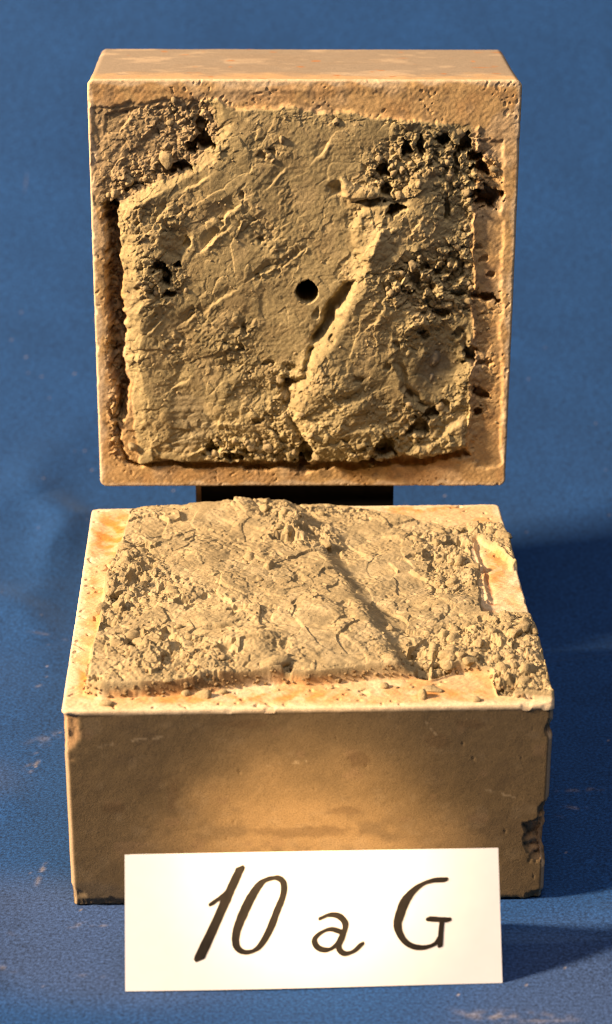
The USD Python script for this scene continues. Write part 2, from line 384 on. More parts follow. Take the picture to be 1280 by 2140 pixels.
# diagonal trowel smears on the left half
for p, w, h in (([(440, 468), (473, 449), (512, 425)], 7, 1.5), ([(425, 522), (450, 500), (470, 484)], 6, 1.6), ([(376, 684), (401, 655)], 4, 1.0), ([(336, 450), (360, 431)], 5, 1.0), ([(392, 946), (437, 920), (507, 911)], 6, 1.6), ([(348, 820), (392, 797)], 5, .9),
                ([(415, 892), (466, 877), (510, 880)], 5, .9), ([(355, 720), (395, 703)], 4, .8), ([(655, 333), (693, 293)], 6, .9), ([(520, 588), (562, 564), (610, 556)], 4, 1.1), ([(606, 556), (635, 523)], 4, .8), ([(300, 700), (345, 660)], 4, .7), ([(430, 650), (500, 600)], 5, .8),
                ([(765, 690), (790, 650)], 4, .9), ([(790, 640), (830, 590)], 4, .8), ([(690, 850), (760, 815), (810, 812)], 5, .9), ([(700, 905), (780, 880), (840, 885)], 5, .8), ([(560, 400), (600, 350)], 5, .6), ([(850, 500), (880, 440)], 4, .8), ([(310, 640), (350, 625)], 4, .9), ([(380, 400), (430, 370)], 5, 1.0), ([(300, 420), (350, 392)], 4, .8)):
    S += F.scarp(p, w, h) * plate
# dark scraped flat at the lower left; stepped chip at (395, 505)
sc = F.poly([(358, 815), (420, 825), (432, 850), (455, 905), (400, 930), (358, 935)], 1.2)
S = S * (1 - .55 * sc) + sc * 1.0
S -= 2.6 * F.poly([(345, 470), (385, 478), (398, 500), (395, 525), (372, 545), (340, 520)], 1.0)
S += 2.5 * F.bump(355, 490, 30, 28)
# oval dish with the stone
r = F.ell(908, 765, 74, 96)
S += plate * (-2.4 * np.clip(1 - r ** 2, 0, 1) + .7 * np.exp(-((r - 1.05) / .14) ** 2))
S -= 3.2 * F.ridge([(838, 700), (832, 760), (850, 815), (885, 850), (930, 868)], 1.6)
S -= 3.0 * F.ridge([(968, 690), (978, 740), (985, 760)], 1.4)
S -= 2.5 * F.ridge([(860, 652), (960, 650)], 1.2)
S += 2.8 * F.poly([(858, 950), (900, 930), (945, 895), (975, 880), (980, 935), (930, 952)], .8)
base = S
S = W(S)
# pits and cavities, after the warp so that they stay where they are
holes = [(425, 300, 17, 15, 11), (418, 268, 10, 22, 5), (400, 312, 10, 9, 6), (378, 350, 18, 9, 6), (362, 358, 8, 10, 5), (240, 433, 9, 9, 8), (262, 402, 6, 5, 4), (282, 390, 9, 8, 4),
         (800, 357, 13, 12, 11), (852, 313, 8, 14, 9), (826, 437, 15, 11, 10), (880, 308, 6, 17, 7), (928, 293, 10, 12, 8), (974, 303, 11, 19, 9), (992, 330, 14, 12, 9), (1008, 354, 15, 14, 10), (1019, 417, 22, 19, 10), (1002, 405, 9, 9, 6),
         (955, 352, 5, 26, 5), (936, 440, 5, 22, 5), (945, 400, 4, 16, 3), (808, 400, 10, 16, 6), (900, 345, 5, 12, 4), (912, 330, 5, 15, 4),
         (333, 553, 13, 9, 8), (371, 554, 8, 6, 7), (348, 580, 9, 20, 8), (352, 612, 10, 8, 5), (290, 600, 6, 8, 4), (318, 612, 8, 6, 3),
         (640, 945, 16, 18, 7), (632, 972, 10, 12, 6), (803, 935, 20, 20, 8), (775, 968, 20, 9, 6), (880, 895, 20, 16, 5), (440, 940, 10, 12, 5), (486, 955, 16, 8, 5), (520, 942, 9, 7, 4),
         (1020, 625, 20, 9, 6), (996, 620, 8, 9, 5), (1008, 830, 14, 10, 5), (992, 820, 7, 7, 4), (1000, 868, 8, 9, 5), (1014, 764, 16, 6, 4), (1028, 579, 8, 7, 4), (985, 745, 12, 16, 6), (1015, 545, 9, 8, 3), (1000, 520, 7, 8, 3),
         (870, 585, 10, 18, 7), (890, 560, 9, 10, 6), (925, 570, 16, 10, 6), (945, 545, 8, 12, 6), (965, 560, 7, 16, 6), (920, 655, 18, 9, 6), (850, 605, 9, 8, 5), (960, 615, 14, 9, 4), (905, 600, 9, 9, 4),
         (510, 690, 6, 12, 4), (505, 728, 8, 10, 4), (393, 508, 6, 10, 4), (465, 466, 5, 9, 3), (505, 405, 5, 8, 3), (548, 325, 9, 8, 3), (570, 320, 8, 10, 3), (540, 580, 7, 6, 3), (545, 500, 6, 8, 3), (660, 660, 8, 9, 3),
         (695, 705, 6, 8, 3), (880, 690, 10, 9, 4), (890, 700, 8, 10, 4), (960, 700, 8, 14, 4), (855, 830, 10, 12, 4), (905, 868, 16, 10, 5), (930, 850, 12, 12, 4), (830, 720, 6, 8, 3), (810, 765, 7, 7, 3), (750, 790, 10, 6, 3), (540, 880, 8, 6, 3), (565, 760, 12, 6, 3), (610, 770, 14, 6, 3)]
rough = np.clip(1 + .5 * F.noise(2.2) + .35 * F.noise(1.1), .4, 2)
for x, y, a, b, dep in holes:
    e = F.ell(x, y, a * 1.05, b * 1.05) * rough ** .6
    S -= (.55 if 840 < x < 1000 and 530 < y < 720 else 1.05 if dep > 4 else .5) * dep * np.clip((1.15 - e) / .35, 0, 1)
# crumbly zones
def zone(pts, soft=3): return W(F.poly(pts, soft))
z_tr = zone([(770, 315), (850, 290), (960, 275), (1000, 300), (1035, 345), (1040, 435), (990, 445), (900, 350), (850, 400), (815, 430), (765, 385)])
z_r2 = zone([(800, 575), (850, 535), (930, 515), (985, 470), (990, 600), (990, 660), (950, 655), (880, 650), (820, 625)])
z_ov = np.exp(-((F.ell(905, 770, 80, 105) - .95) / .25) ** 2) * W(inner) * smooth01(F.noise(14), -.3, .4)
z_b = zone([(420, 915), (480, 905), (620, 915), (650, 900), (660, 960), (820, 925), (880, 870), (900, 930), (830, 968), (640, 975), (430, 968)], 3)
z_cr = zone([(585, 770), (625, 790), (610, 840), (640, 900), (600, 925), (560, 900), (575, 840)], 3)
z_tl = zone([(330, 225), (430, 210), (455, 270), (440, 320), (380, 365), (300, 400), (230, 440), (225, 370), (330, 330), (390, 290)], 3)
z_lh = zone([(300, 540), (380, 540), (395, 600), (360, 630), (300, 640), (280, 580)], 3)
z_rr = zone([(985, 640), (1035, 600), (1035, 880), (985, 900)], 3) * .5
z_misc = sum(W(F.bump(*q)) for q in ((565, 320, 40, 30), (560, 575, 50, 30), (660, 250, 90, 18), (800, 690, 60, 60), (510, 760, 40, 60), (540, 840, 60, 60), (300, 900, 40, 50), (880, 470, 60, 80), (735, 400, 40, 30)))
crumb_w = np.clip(z_tr + 1.2 * z_r2 + .45 * z_ov + z_b + z_cr + .8 * z_tl + .8 * z_lh + .6 * z_rr + .28 * z_misc, 0, 1.3)
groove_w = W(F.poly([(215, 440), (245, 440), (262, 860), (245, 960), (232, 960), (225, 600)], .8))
inn = W(inner)
flat_w = W(flatz) * (1 - np.clip(crumb_w, 0, 1))
tl_w = W(topleft)
S += crumb_w * (.55 * F.cells(5.0, .35, .25, .35) + .4 * F.cells(2.6, .4, .3) + .3 * F.cells(1.3, .5, .25))
S += groove_w * (.8 * F.cells(2.4, .5, .3))
gen = inn * (1 - .75 * flat_w) * (1 - .3 * np.clip(crumb_w, 0, 1))
sm = smooth01(F.noise(22) + .5 * F.noise(9), -.3, .6)
sm2 = smooth01(F.noise(12) + .5 * F.noise(5), .1, .8)
gen = gen * (.3 + .7 * smooth01(F.noise(26) + .5 * F.noise(10), -.5, .5))
S += W(inner) * (1 - np.clip(crumb_w, 0, 1)) * (.75 - .5 * flat_w) * F.cells(11, .035, .015, .035, .3)
S += gen * (.6 * F.fbm(18, 2, .5, 8, .5) + .22 * F.fbm(4.5, 2, .6, 2.4, .45) + sm2 * .45 * F.cells(3.6, .35, .3) + (.2 + .5 * sm) * .35 * F.cells(1.6, .4, .3) + .12 * F.noise(.9) + .10 * F.noise(1.8) - .55 * smooth01(F.noise(1.7), .38, .62) * smooth01(F.noise(9), -.2, .5))
S += flat_w * (.03 * F.noise(30, 1.1, .02) + .05 * F.noise(1.2) + .3 * F.noise(16) + .2 * smooth01(F.noise(9), .4, .8) * F.cells(2.4, .3, .3) + (.05 * F.noise(22, .8, .05) + .05 * F.noise(9, 1.4, -.04)) * smooth01(F.noise(12), -.3, .5) + .05 * F.noise(.9))
S += W(sc) * (.25 * F.noise(30, 1.2, .04) + .2 * F.noise(30, 2.6, .04))
S += tl_w * (.14 * F.cells(2.2, .35, .2) + .10 * F.noise(1.2) + .22 * F.fbm(8, 2))
rimm = (1 - inn) * (1 - tl_w)
S += rimm * (.06 * F.noise(1.0) + .06 * F.noise(2.4) + .09 * F.noise(8) + .04 * F.noise(18, 1.5, 0.0)) - rimm * .35 * smooth01(F.noise(1.4), .55, .8) * smooth01(F.noise(12), .1, .5)
# drill hole
e = F.ell(642, 612, 23.5, 24.5) * (1 + .06 * F.noise(2) + .05 * F.noise(5))
S = np.where(e < 1.1, S * smooth01(e, .9, 1.1) + 1.6 * (1 - smooth01(e, .9, 1.1)), S)
S -= 48 * np.clip((1.0 - e) / .07, 0, 1)
bore = smooth01(1.0 - e, .0, .05)

# pigment
g_fine, g_mid, g_big = F.noise(1.1), F.fbm(6, 3), F.fbm(30, 2)
C = np.zeros(F.X.shape + (3,)) + np.array([.315, .258, .138])
C = C * (1 + .12 * g_mid + .14 * g_big)[..., None]
C = mixc(C, (.41, .325, .18), .5 * smooth01(F.fbm(10, 3), .2, .8))
C = mixc(C, (.27, .21, .11), .55 * smooth01(F.fbm(9, 3), .25, .8))
CS = np.zeros_like(C) + np.array([.45, .31, .15])
CS = mixc(CS, (.47, .36, .23), .7 * smooth01(F.fbm(14, 3), -.1, .7))
CS = mixc(CS, (.39, .24, .11), .6 * smooth01(F.fbm(11, 3), .05, .7))
CS = mixc(CS, (.24, .17, .10), .6 * smooth01(F.fbm(5, 3), .45, .9))
CT = np.zeros_like(C) + np.array([.33, .25, .145]); CT = CT * (1 + .2 * F.fbm(4, 3))[..., None]
mask_in = np.clip(inn + tl_w, 0, 1)
C = mixc(mixc(CS, C, smooth01(inn, .3, .7)), CT, smooth01(tl_w, .2, .8) * .9)
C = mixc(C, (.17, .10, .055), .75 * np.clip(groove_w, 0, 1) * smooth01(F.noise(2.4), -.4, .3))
C = mixc(C, (.19, .165, .11), .5 * W(sc))
C = mixc(C, (.16, .14, .10), .7 * W(F.pit(910, 762, 34, 44, 0, .4)))
edge = np.minimum(np.minimum(F.X, F.S - F.X), np.minimum(F.Y, F.S - F.Y))
C = mixc(C, (.55, .45, .32), .75 * smooth01(3.2 + 1.5 * F.noise(6) - edge, 0, 2.2))  # pale border: bright line along the edges painted into the colour
C *= (1 + .10 * g_fine)[..., None]
C = mixc(C, (.03, .024, .018), bore)  # shade inside the drill hole painted in as near-black
C = np.clip(C, .01, .8)

upper = thing('split_concrete_block', 'upright half of a split tan concrete cube with a round drill hole in it', 'concrete block', U_R, U_T)
wr = np.random.default_rng(5)
def wall_noise(scale, seed):
    return lambda p: meshkit.fbm(p / scale + 50, 3, seed) * 2 - 1
n_a, n_b, n_c, n_d = wall_noise(14, 1), wall_noise(5, 2), wall_noise(40, 3), wall_noise(2.2, 4)
def up_disp(p, nor): return .12 * n_a(p) + .06 * n_b(p) + .25 * n_c(p) - .3
def up_col(p, nor, R):
    c = np.zeros_like(p) + [.27, .22, .165]
    q = p * [.6, 1, .8]
    k = smooth01(n_a(q) + .5 * n_b(q), .05, .45)
    c = mixc(c, (.46, .36, .25), .6 * k)
    c = mixc(c, (.26, .20, .14), .5 * smooth01(n_c(p * .8 + 9) + .4 * n_b(p), .05, .5))
    c = mixc(c, (.52, .34, .17), .7 * smooth01(p[:, 2] + 22 + 8 * n_b(p) + 12 * n_a(p), 0, 18))
    c = mixc(c, (.60, .48, .33), .8 * smooth01(p[:, 2] + 3.5 + 2 * n_b(p), 0, 3))
    c = mixc(c, (.38, .16, .05), .8 * smooth01(n_b(p * .6 + 31), .42, .6))
    return c * (1 + .10 * n_d(p))[:, None]
lev = np.concatenate([[2.5, 4, 6], np.arange(8, 84, 1.2), [84.5, 85.2, 85.7, 86]])
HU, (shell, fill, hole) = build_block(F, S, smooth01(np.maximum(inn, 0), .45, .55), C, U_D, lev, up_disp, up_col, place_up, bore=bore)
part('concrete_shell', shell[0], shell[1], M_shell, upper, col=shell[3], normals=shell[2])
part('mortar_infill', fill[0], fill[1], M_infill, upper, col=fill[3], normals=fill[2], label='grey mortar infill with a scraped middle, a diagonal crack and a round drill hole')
part('drill_hole', hole[0], hole[1], M_infill, upper, col=hole[3], normals=hole[2])
HUs = F.blur(HU, .8)
cw = np.clip(crumb_w, 0, 1) ** 1.5 * (F.ell(642, 612, 40, 40) > 1) * (edge > 3)
scatter(F, HUs, cw, 170, 1.8, 5.2, place_up, upper, 'crumb', M_crumb)
scatter(F, HUs, np.clip(crumb_w + .25 * gen + .5 * groove_w + .1 * tl_w, 0, 1) * (F.ell(642, 612, 40, 40) > 1) * (edge > 3), 1500, .6, 1.7, place_up, upper, 'fine_crumbs', M_crumb, merged=True)
def stone(F, HH, px, py, size, place, parent, mat, label=None, sink=.1, stretch=(1, 1, 1)):
    x, y = F.px2mm(px, py); i, j = int(y / F.q), int(x / F.q)
    v, f = lump_mesh(size)
    v = place((v * stretch + [x, y, HH[i, j] + size * sink]) / 1000)
    part('stone', v, f, mat, parent, smooth=45, label=label)
stone(F, HUs, 908, 752, 9.0, place_up, upper, M_stone, 'dark angular stone in the oval dish', -.2, (.8, 1.2, 1))
stone(F, HUs, 905, 795, 6.0, place_up, upper, M_stone, None, -.25, (.9, 1.2, .8))
stone(F, HUs, 345, 335, 8.0, place_up, upper, M_crumb, None, .1, (1, 1, 1))
stone(F, HUs, 270, 385, 5.0, place_up, upper, M_crumb, None, .1, (1, 1, 1))
stone(F, HUs, 275, 935, 5.0, place_up, upper, M_crumb, None, .3, (1, 1, 1))

# ================================================================== LOWER BLOCK
L_R = rz(.0317); L_D = 94.7
def lo_px(px, py, out=.0055):
    q = L_R.T @ on_plane(px, py, np.array([0, 0, L_D / 1000 + out]), np.array([0, 0, 1.0]))
    return (q[0] + .1) * 1000, (q[1] + .1) * 1000
lo_rim = lambda px, py: lo_px(px, py, 0.0)
place_lo = lambda v: np.stack([v[:, 0] - .1, v[:, 1] - .1, v[:, 2] + L_D / 1000], 1)
F = Face(560, 200.0, lo_px, 23)
wx, wy = 1.3 * F.noise(9) + .7 * F.noise(3.2) + .35 * F.noise(1.3), 1.3 * F.noise(9) + .7 * F.noise(3.2) + .35 * F.noise(1.3)
inner = F.poly([(272, 1066), (262, 1110), (240, 1160), (222, 1200), (214, 1260), (208, 1300), (196, 1340), (180, 1425), (215, 1432), (300, 1428), (430, 1420), (560, 1404), (595, 1402), (640, 1408), (760, 1396), (870, 1392), (900, 1398), (960, 1380), (1030, 1385), (1045, 1430), (1160, 1440), (1190, 1300), (1100, 1262), (1012, 1268), (1008, 1220), (1000, 1180), (988, 1130), (1010, 1115), (1060, 1180), (1090, 1160), (1050, 1080), (1000, 1078), (940, 1082), (800, 1052), (690, 1036), (560, 1044), (400, 1052), (330, 1058)], .35)
F.px2mm = lo_rim
bare = F.poly([(985, 1128), (1000, 1124), (1070, 1180), (1112, 1285), (1024, 1285), (1010, 1220)], .5)
F.px2mm = lo_px
inner = inner * (1 - bare)
S = F.blur(inner, .4) * 6.6
step = F.poly([(600, 1020), (640, 1100), (690, 1160), (735, 1225), (785, 1300), (835, 1375), (880, 1430), (1300, 1500), (1200, 1000), (600, 1000)], 3.0)
S -= inner * step * 4.6
S += inner * 1.2 * F.ridge([(690, 1165), (740, 1232), (790, 1310), (850, 1390)], 5)
zfr = F.poly([(880, 1340), (960, 1290), (1080, 1275), (1180, 1300), (1200, 1460), (1030, 1440), (980, 1400), (900, 1400)], 5)
S += inner * zfr * 1.4
zbr = F.poly([(985, 1085), (1060, 1075), (1110, 1170), (1060, 1180), (1005, 1115)], 3)
S += inner * zbr * 2.0
for q, h in (((525, 1352, 60, 26), 4.0), ((440, 1395, 40, 30), 3.5), ((300, 1300, 60, 40), -1.5), ((300, 1370, 60, 40), 2.0), ((575, 1398, 34, 16), 2.2), ((270, 1190, 40, 40), 2.5), ((300, 1085, 45, 22), 2.4), ((620, 1100, 60, 30), 3.5), ((690, 1115, 25, 25), 2.5),
             ((410, 1180, 80, 60), 1.0), ((480, 1230, 40, 26), 1.5), ((640, 1300, 80, 60), 1.4), ((850, 1110, 30, 12), 2.0), ((900, 1200, 70, 50), -1.0), ((930, 1250, 60, 26), 2.0), ((1020, 1330, 60, 30), 2.5), ((1090, 1340, 50, 60), 2.5), ((950, 1370, 36, 22), 3.0), ((830, 1385, 28, 16), 2), ((390, 1330, 40, 20), -1.8), ((580, 1200, 60, 40), 1.2), ((740, 1150, 60, 40), -.6)):
    S += h * F.bump(*q) * inner
for p, h, w in (([(300, 1370), (380, 1345), (470, 1350)], 2.0, 4), ([(430, 1312), (495, 1305)], -3.0, 1.2), ([(500, 1330), (600, 1345)], 1.5, 4), ([(640, 1250), (700, 1290), (740, 1350)], 1.2, 5), ([(780, 1260), (850, 1240), (960, 1245)], 1.2, 5), ([(860, 1130), (900, 1128)], 2, 3)):
    S += h * F.ridge(p, w) * inner
F.px2mm = lo_rim
S += .9 * F.ridge([(988, 1130), (1005, 1190), (1020, 1268)], 1.0, False)
S -= .5 * F.ridge([(1000, 1140), (1018, 1200), (1032, 1262)], 1.0, False)
S -= .8 * F.poly([(215, 1085), (262, 1075), (240, 1150), (205, 1165)], 1.5)
F.px2mm = lo_px
kf = smooth01(F.Y, 24, 40)                             # the cast front of the infill is straighter than its broken sides
wx, wy = kf * (.8 * F.noise(9) + .45 * F.noise(4) + .08 * F.noise(1.3)), kf * (.8 * F.noise(9) + .45 * F.noise(4) + .08 * F.noise(1.3)) + (1 - kf) * (.9 * F.noise(30) + .35 * F.noise(11))
S = F.warp(S, wx, wy); inn = F.warp(inner, wx, wy); W = lambda a: F.warp(a, wx, wy)
rough = np.clip(1 + .5 * F.noise(2.2) + .35 * F.noise(1.1), .4, 2)
holes = [(884, 1396, 14, 22, 12), (918, 1376, 13, 22, 11), (935, 1398, 9, 14, 9), (866, 1352, 16, 6, 6), (1018, 1408, 26, 8, 7), (1060, 1424, 22, 14, 8), (1020, 1350, 10, 6, 5), (1080, 1345, 8, 10, 5), (1010, 1285, 10, 5, 4), (895, 1330, 8, 8, 3),
         (278, 1338, 16, 10, 8), (350, 1322, 12, 8, 7), (345, 1338, 8, 10, 6), (282, 1215, 14, 12, 6), (310, 1195, 12, 9, 5), (345, 1230, 12, 8, 4), (300, 1150, 14, 7, 4), (225, 1300, 14, 7, 5), (240, 1250, 8, 9, 4), (265, 1270, 8, 7, 4), (380, 1262, 16, 5, 4), (375, 1215, 8, 6, 3),
         (590, 1085, 12, 7, 5), (640, 1110, 16, 8, 6), (660, 1092, 12, 6, 5), (600, 1128, 30, 5, 5), (555, 1060, 8, 5, 4), (700, 1140, 16, 8, 4), (625, 1215, 12, 7, 4), (475, 1365, 14, 10, 4), (350, 1380, 14, 12, 4), (440, 1420, 22, 6, 5), (430, 1250, 8, 5, 4), (500, 1278, 14, 7, 3),
         (900, 1145, 16, 8, 5), (930, 1145, 18, 5, 5), (955, 1118, 20, 6, 5), (1000, 1118, 8, 8, 5), (905, 1170, 10, 8, 4), (1000, 1185, 6, 5, 4), (1010, 1150, 8, 6, 3), (860, 1150, 9, 6, 3), (915, 1215, 10, 10, 3), (720, 1270, 10, 8, 2), (600, 1400, 12, 8, 5), (510, 1425, 22, 9, 5), (200, 1420, 16, 7, 4)]
for x, y, a, b, dep in holes:
    e = F.ell(x, y, a * 1.05, b * 1.05) * rough ** .6
    S -= min(dep, 6) * (.75 if a > 12 else .45) * np.clip((1.15 - e) / .4, 0, 1) * smooth01(inn, .1, .6)
zone = lambda pts, soft=3: W(F.poly(pts, soft))
crumb_w = (zone([(540, 1050), (610, 1075), (690, 1085), (712, 1130), (690, 1155), (590, 1140), (545, 1100)]) + zone([(215, 1150), (300, 1130), (350, 1180), (390, 1250), (330, 1265), (240, 1300), (205, 1310), (215, 1230)])
           + .9 * zone([(230, 1320), (350, 1305), (480, 1350), (470, 1420), (330, 1420), (250, 1390)]) + .8 * zone([(540, 1040), (800, 1048), (800, 1070), (540, 1068)], 2)
           + 1.1 * zone([(850, 1340), (930, 1300), (1080, 1270), (1150, 1300), (1180, 1450), (1030, 1440), (960, 1400), (880, 1410)]) + zone([(850, 1110), (940, 1085), (1050, 1080), (1080, 1170), (1005, 1150), (1000, 1230), (900, 1230), (880, 1150)]) * .9
           + .25 * zone([(440, 1180), (560, 1150), (680, 1200), (660, 1260), (520, 1260), (420, 1280)]) + .5 * zone([(770, 1330), (860, 1370), (880, 1400), (780, 1395)]) + .5 * zone([(275, 1065), (340, 1065), (330, 1100), (265, 1100)]))
top_in = smooth01(F.blur(inn, .7), .8, .98)
crumb_w = np.clip(crumb_w, 0, 1.2) * top_in
S += crumb_w * (.5 * F.cells(6.0, .3, .15, .12) + .4 * F.cells(2.9, .4, .2, .22) + .25 * F.cells(1.4, .5, .25))
gen = top_in * (1 - .3 * np.clip(crumb_w, 0, 1))
sm = smooth01(F.noise(20) + .5 * F.noise(8), -.3, .6)
sm2 = smooth01(F.noise(12) + .5 * F.noise(5), .0, .8)
gen = gen * (.5 + .5 * smooth01(F.noise(26) + .5 * F.noise(10), -.5, .5))
S += gen * (.9 * F.fbm(18, 2, .5) + .28 * F.fbm(4.5, 3, .55) + sm2 * .22 * F.cells(3.8, .3, .25, .3) + (.1 + .4 * sm) * .25 * F.cells(1.7, .4, .3))
S += top_in * F.cells(14, .045, .012, .04, .35)
S += top_in * (.25 + .75 * smooth01(F.noise(18) + .5 * F.noise(7), -.4, .5)) * (.17 * F.noise(.9) + .14 * F.noise(1.8) + .14 * F.noise(3.5) - .8 * smooth01(F.noise(1.7), .40, .6) * smooth01(F.noise(8), -.1, .5))
rimm = 1 - inn
S += rimm * (.07 * F.noise(1.0) + .1 * F.noise(2.4) + .15 * F.noise(8)) - rimm * .7 * smooth01(F.noise(2.2), .55, .8) * smooth01(F.noise(12), 0, .4)
edge = np.minimum(np.minimum(F.X, F.S - F.X), np.minimum(F.Y, F.S - F.Y))
S = S * np.where(F.X > 150, 1, smooth01(edge, 0, 3) * .9 + .1)
S *= smooth01(F.Y, 0, 2)

C = np.zeros(F.X.shape + (3,)) + np.array([.325, .26, .15])
C = C * (1 + .12 * F.fbm(6, 3) + .12 * F.fbm(30, 2))[..., None]
C = mixc(C, (.40, .33, .205), .6 * smooth01(F.fbm(10, 3), .0, .7))
C = mixc(C, (.23, .19, .115), .6 * smooth01(F.fbm(9, 3), .25, .8))
CS = np.zeros_like(C) + np.array([.51, .37, .215])
CS = mixc(CS, (.58, .48, .34), .7 * smooth01(F.fbm(14, 3), -.1, .7))
CS = mixc(CS, (.46, .24, .085), .55 * smooth01(F.fbm(10, 3), .1, .7))
F.px2mm = lo_rim
rust = F.bump(232, 1115, 40, 50) + .8 * F.bump(225, 1300, 30, 60) + .8 * F.bump(180, 1420, 30, 40) + .7 * F.bump(600, 1456, 160, 14) + .7 * F.bump(880, 1064, 80, 10) + .6 * F.bump(1040, 1180, 25, 60) + .5 * F.bump(350, 1462, 120, 10) + .6 * F.bump(920, 1450, 90, 16)
CS = mixc(CS, (.50, .22, .055), np.clip(1.25 * rust, 0, 1) * smooth01(F.fbm(4, 3), -.7, .4))
CS = mixc(CS, (.40, .10, .03), .8 * F.ridge([(1020, 1262), (1045, 1264)], 1.0) + .6 * F.ridge([(1012, 1190), (1030, 1245)], .8))
CS = mixc(CS, (.62, .53, .39), .75 * smooth01(5 + 2 * F.noise(7) - edge, 0, 4))
C = mixc(CS, C, smooth01(inn, .3, .7))
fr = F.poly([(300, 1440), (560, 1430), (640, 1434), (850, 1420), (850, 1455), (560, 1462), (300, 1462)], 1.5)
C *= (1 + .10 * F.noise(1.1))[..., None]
C = mixc(C, (.19, .118, .058), .85 * W(F.blur(fr, 1.0)) * smooth01(inn, .02, .2) * (1 - smooth01(top_in, .5, .95)))  # shade on the infill's steep front painted in as dark brown
C = np.clip(C, .01, .85)

lower = thing('split_concrete_block', 'half of a split tan concrete cube lying flat behind the white card', 'concrete block', L_R)
def front_mm(px, py):
    n = L_R @ [0, -1.0, 0]
    q = L_R.T @ on_plane(px, py, n * .1, n)
    return (q[0] + .1) * 1000, q[2] * 1000 - L_D
chips = [(front_mm(1134, 1752), 6, 10, 3.4), (front_mm(1150, 1700), 4, 6, 2.5), (front_mm(1153, 1526), 2.5, 3, 2.0), (front_mm(138, 1520), 5, 12, .9), (front_mm(152, 1880), 6, 5, 1.2), (front_mm(1135, 1880), 7, 4, 1.2), (front_mm(225, 1893), 12, 3, 1.2), (front_mm(1040, 1888), 14, 2.4, 1.6)]
prng = np.random.default_rng(41)
pores = [(prng.uniform(4, 196), prng.uniform(-90, -5), prng.uniform(.4, .8)) for _ in range(16)]
scratch = [[front_mm(205, 1562), front_mm(275, 1548)], [front_mm(275, 1548), front_mm(350, 1540)], [front_mm(890, 1508), front_mm(915, 1540)], [front_mm(560, 1600), front_mm(640, 1592)], [front_mm(1010, 1650), front_mm(1075, 1668)]]
blots = [(front_mm(505, 1513), 9, 2.2), (front_mm(750, 1588), 5, 3), (front_mm(725, 1695), 6, 2.5), (front_mm(235, 1690), 5, 3), (front_mm(985, 1512), 6, 2.4), (front_mm(910, 1550), 5, 4), (front_mm(640, 1740), 22, 2.5), (front_mm(360, 1660), 2.5, 6)]
def lo_disp(p, nor):
    d = .12 * n_a(p) + .06 * n_b(p) + .25 * n_c(p) - .25
    f = smooth01(-nor[:, 1], .3, .9) + .8 * (smooth01(-nor[:, 1], .02, .3) - smooth01(-nor[:, 1], .3, .9)) + .6 * ((p[:, 1] < 14) & (np.abs(nor[:, 0]) > .9))
    for (x, z), ax, az, dep in chips:
        r = np.hypot((p[:, 0] - x) / ax, (p[:, 2] - z) / az) * (1 + .5 * n_b(p * 1.3))
        d -= np.minimum(f, 1) * dep * np.clip(1.2 - r, 0, .6) / .6 * (1 + .5 * n_d(p) + .3 * n_b(p))
    g = -nor[:, 1] > .9
    for x, z, rad in pores:
        if abs(p[0, 2] - z) < 3:
            d -= g * .3 * np.clip(1.3 - np.hypot(p[:, 0] - x, p[:, 2] - z) / rad, 0, 1)
    return d
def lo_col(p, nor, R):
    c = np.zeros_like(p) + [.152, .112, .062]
    dx, dz = (p[:, 0] - 103) / 78, (p[:, 2] + 66) / 46                  # paler middle: part of the spot's pool of light painted in
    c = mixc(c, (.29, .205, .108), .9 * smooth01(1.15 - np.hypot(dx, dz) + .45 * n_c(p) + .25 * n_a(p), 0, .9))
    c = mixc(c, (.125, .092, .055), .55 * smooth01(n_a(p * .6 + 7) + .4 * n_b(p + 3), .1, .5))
    c = mixc(c, (.22, .15, .09), .4 * smooth01(n_a(p * 1.3 + 70), .42, .6))
    c = mixc(c, (.30, .24, .16), .18 * smooth01(n_b(p * .7 + 20) - .5 * np.abs(n_c(p)), .1, .5))
    f = -nor[:, 1] > .7
    for (x, z), ax, az, dep in chips[:4]:
        r = np.hypot((p[:, 0] - x) / ax, (p[:, 2] - z) / az) * (1 + .5 * n_b(p * 1.3))
        c = mixc(c, (.46, .29, .15), .8 * smooth01(1.25 - r, 0, .5) * (p[:, 1] < 20))
    xl, zl = front_mm(200, 1885)
    c = mixc(c, (.11, .095, .075), .5 * smooth01(1.3 - np.hypot((p[:, 0] - xl) / 16, (p[:, 2] - zl) / 9) + .4 * n_a(p), 0, .5) * f)
    for (x, z), ax, az in blots:
        c = mixc(c, (.115, .075, .04), .5 * f * smooth01(1.2 - np.hypot((p[:, 0] - x) / ax, (p[:, 2] - z) / az) * (1 + .6 * n_b(p * 1.4)), 0, .5))
    for (x0, z0), (x1, z1) in scratch:
        t = np.clip(((p[:, 0] - x0) * (x1 - x0) + (p[:, 2] - z0) * (z1 - z0)) / ((x1 - x0) ** 2 + (z1 - z0) ** 2), 0, 1)
        c = mixc(c, (.36, .29, .19), .55 * f * (np.hypot(p[:, 0] - x0 - t * (x1 - x0), p[:, 2] - z0 - t * (z1 - z0)) < .55) * smooth01(n_d(p), -.3, .2))
    top = smooth01(p[:, 2] + 2.6 + 1.0 * n_b(p), 0, 2.0)
    c = mixc(c, (.58, .48, .34), .85 * top)
    # pale upright corners: bright edge lines painted into the colour
    k = smooth01(1 - np.maximum(np.abs(nor[:, 0]), np.abs(nor[:, 1])), .0, .12)
    c = mixc(c, (.52, .40, .27), .7 * k)
    return c * (1 + .08 * n_d(p))[:, None]
lev = np.concatenate([[2.4, 3.2, 4.2], np.arange(5.2, 92.5, .9), [93, 93.8, 94.3, 94.7]])
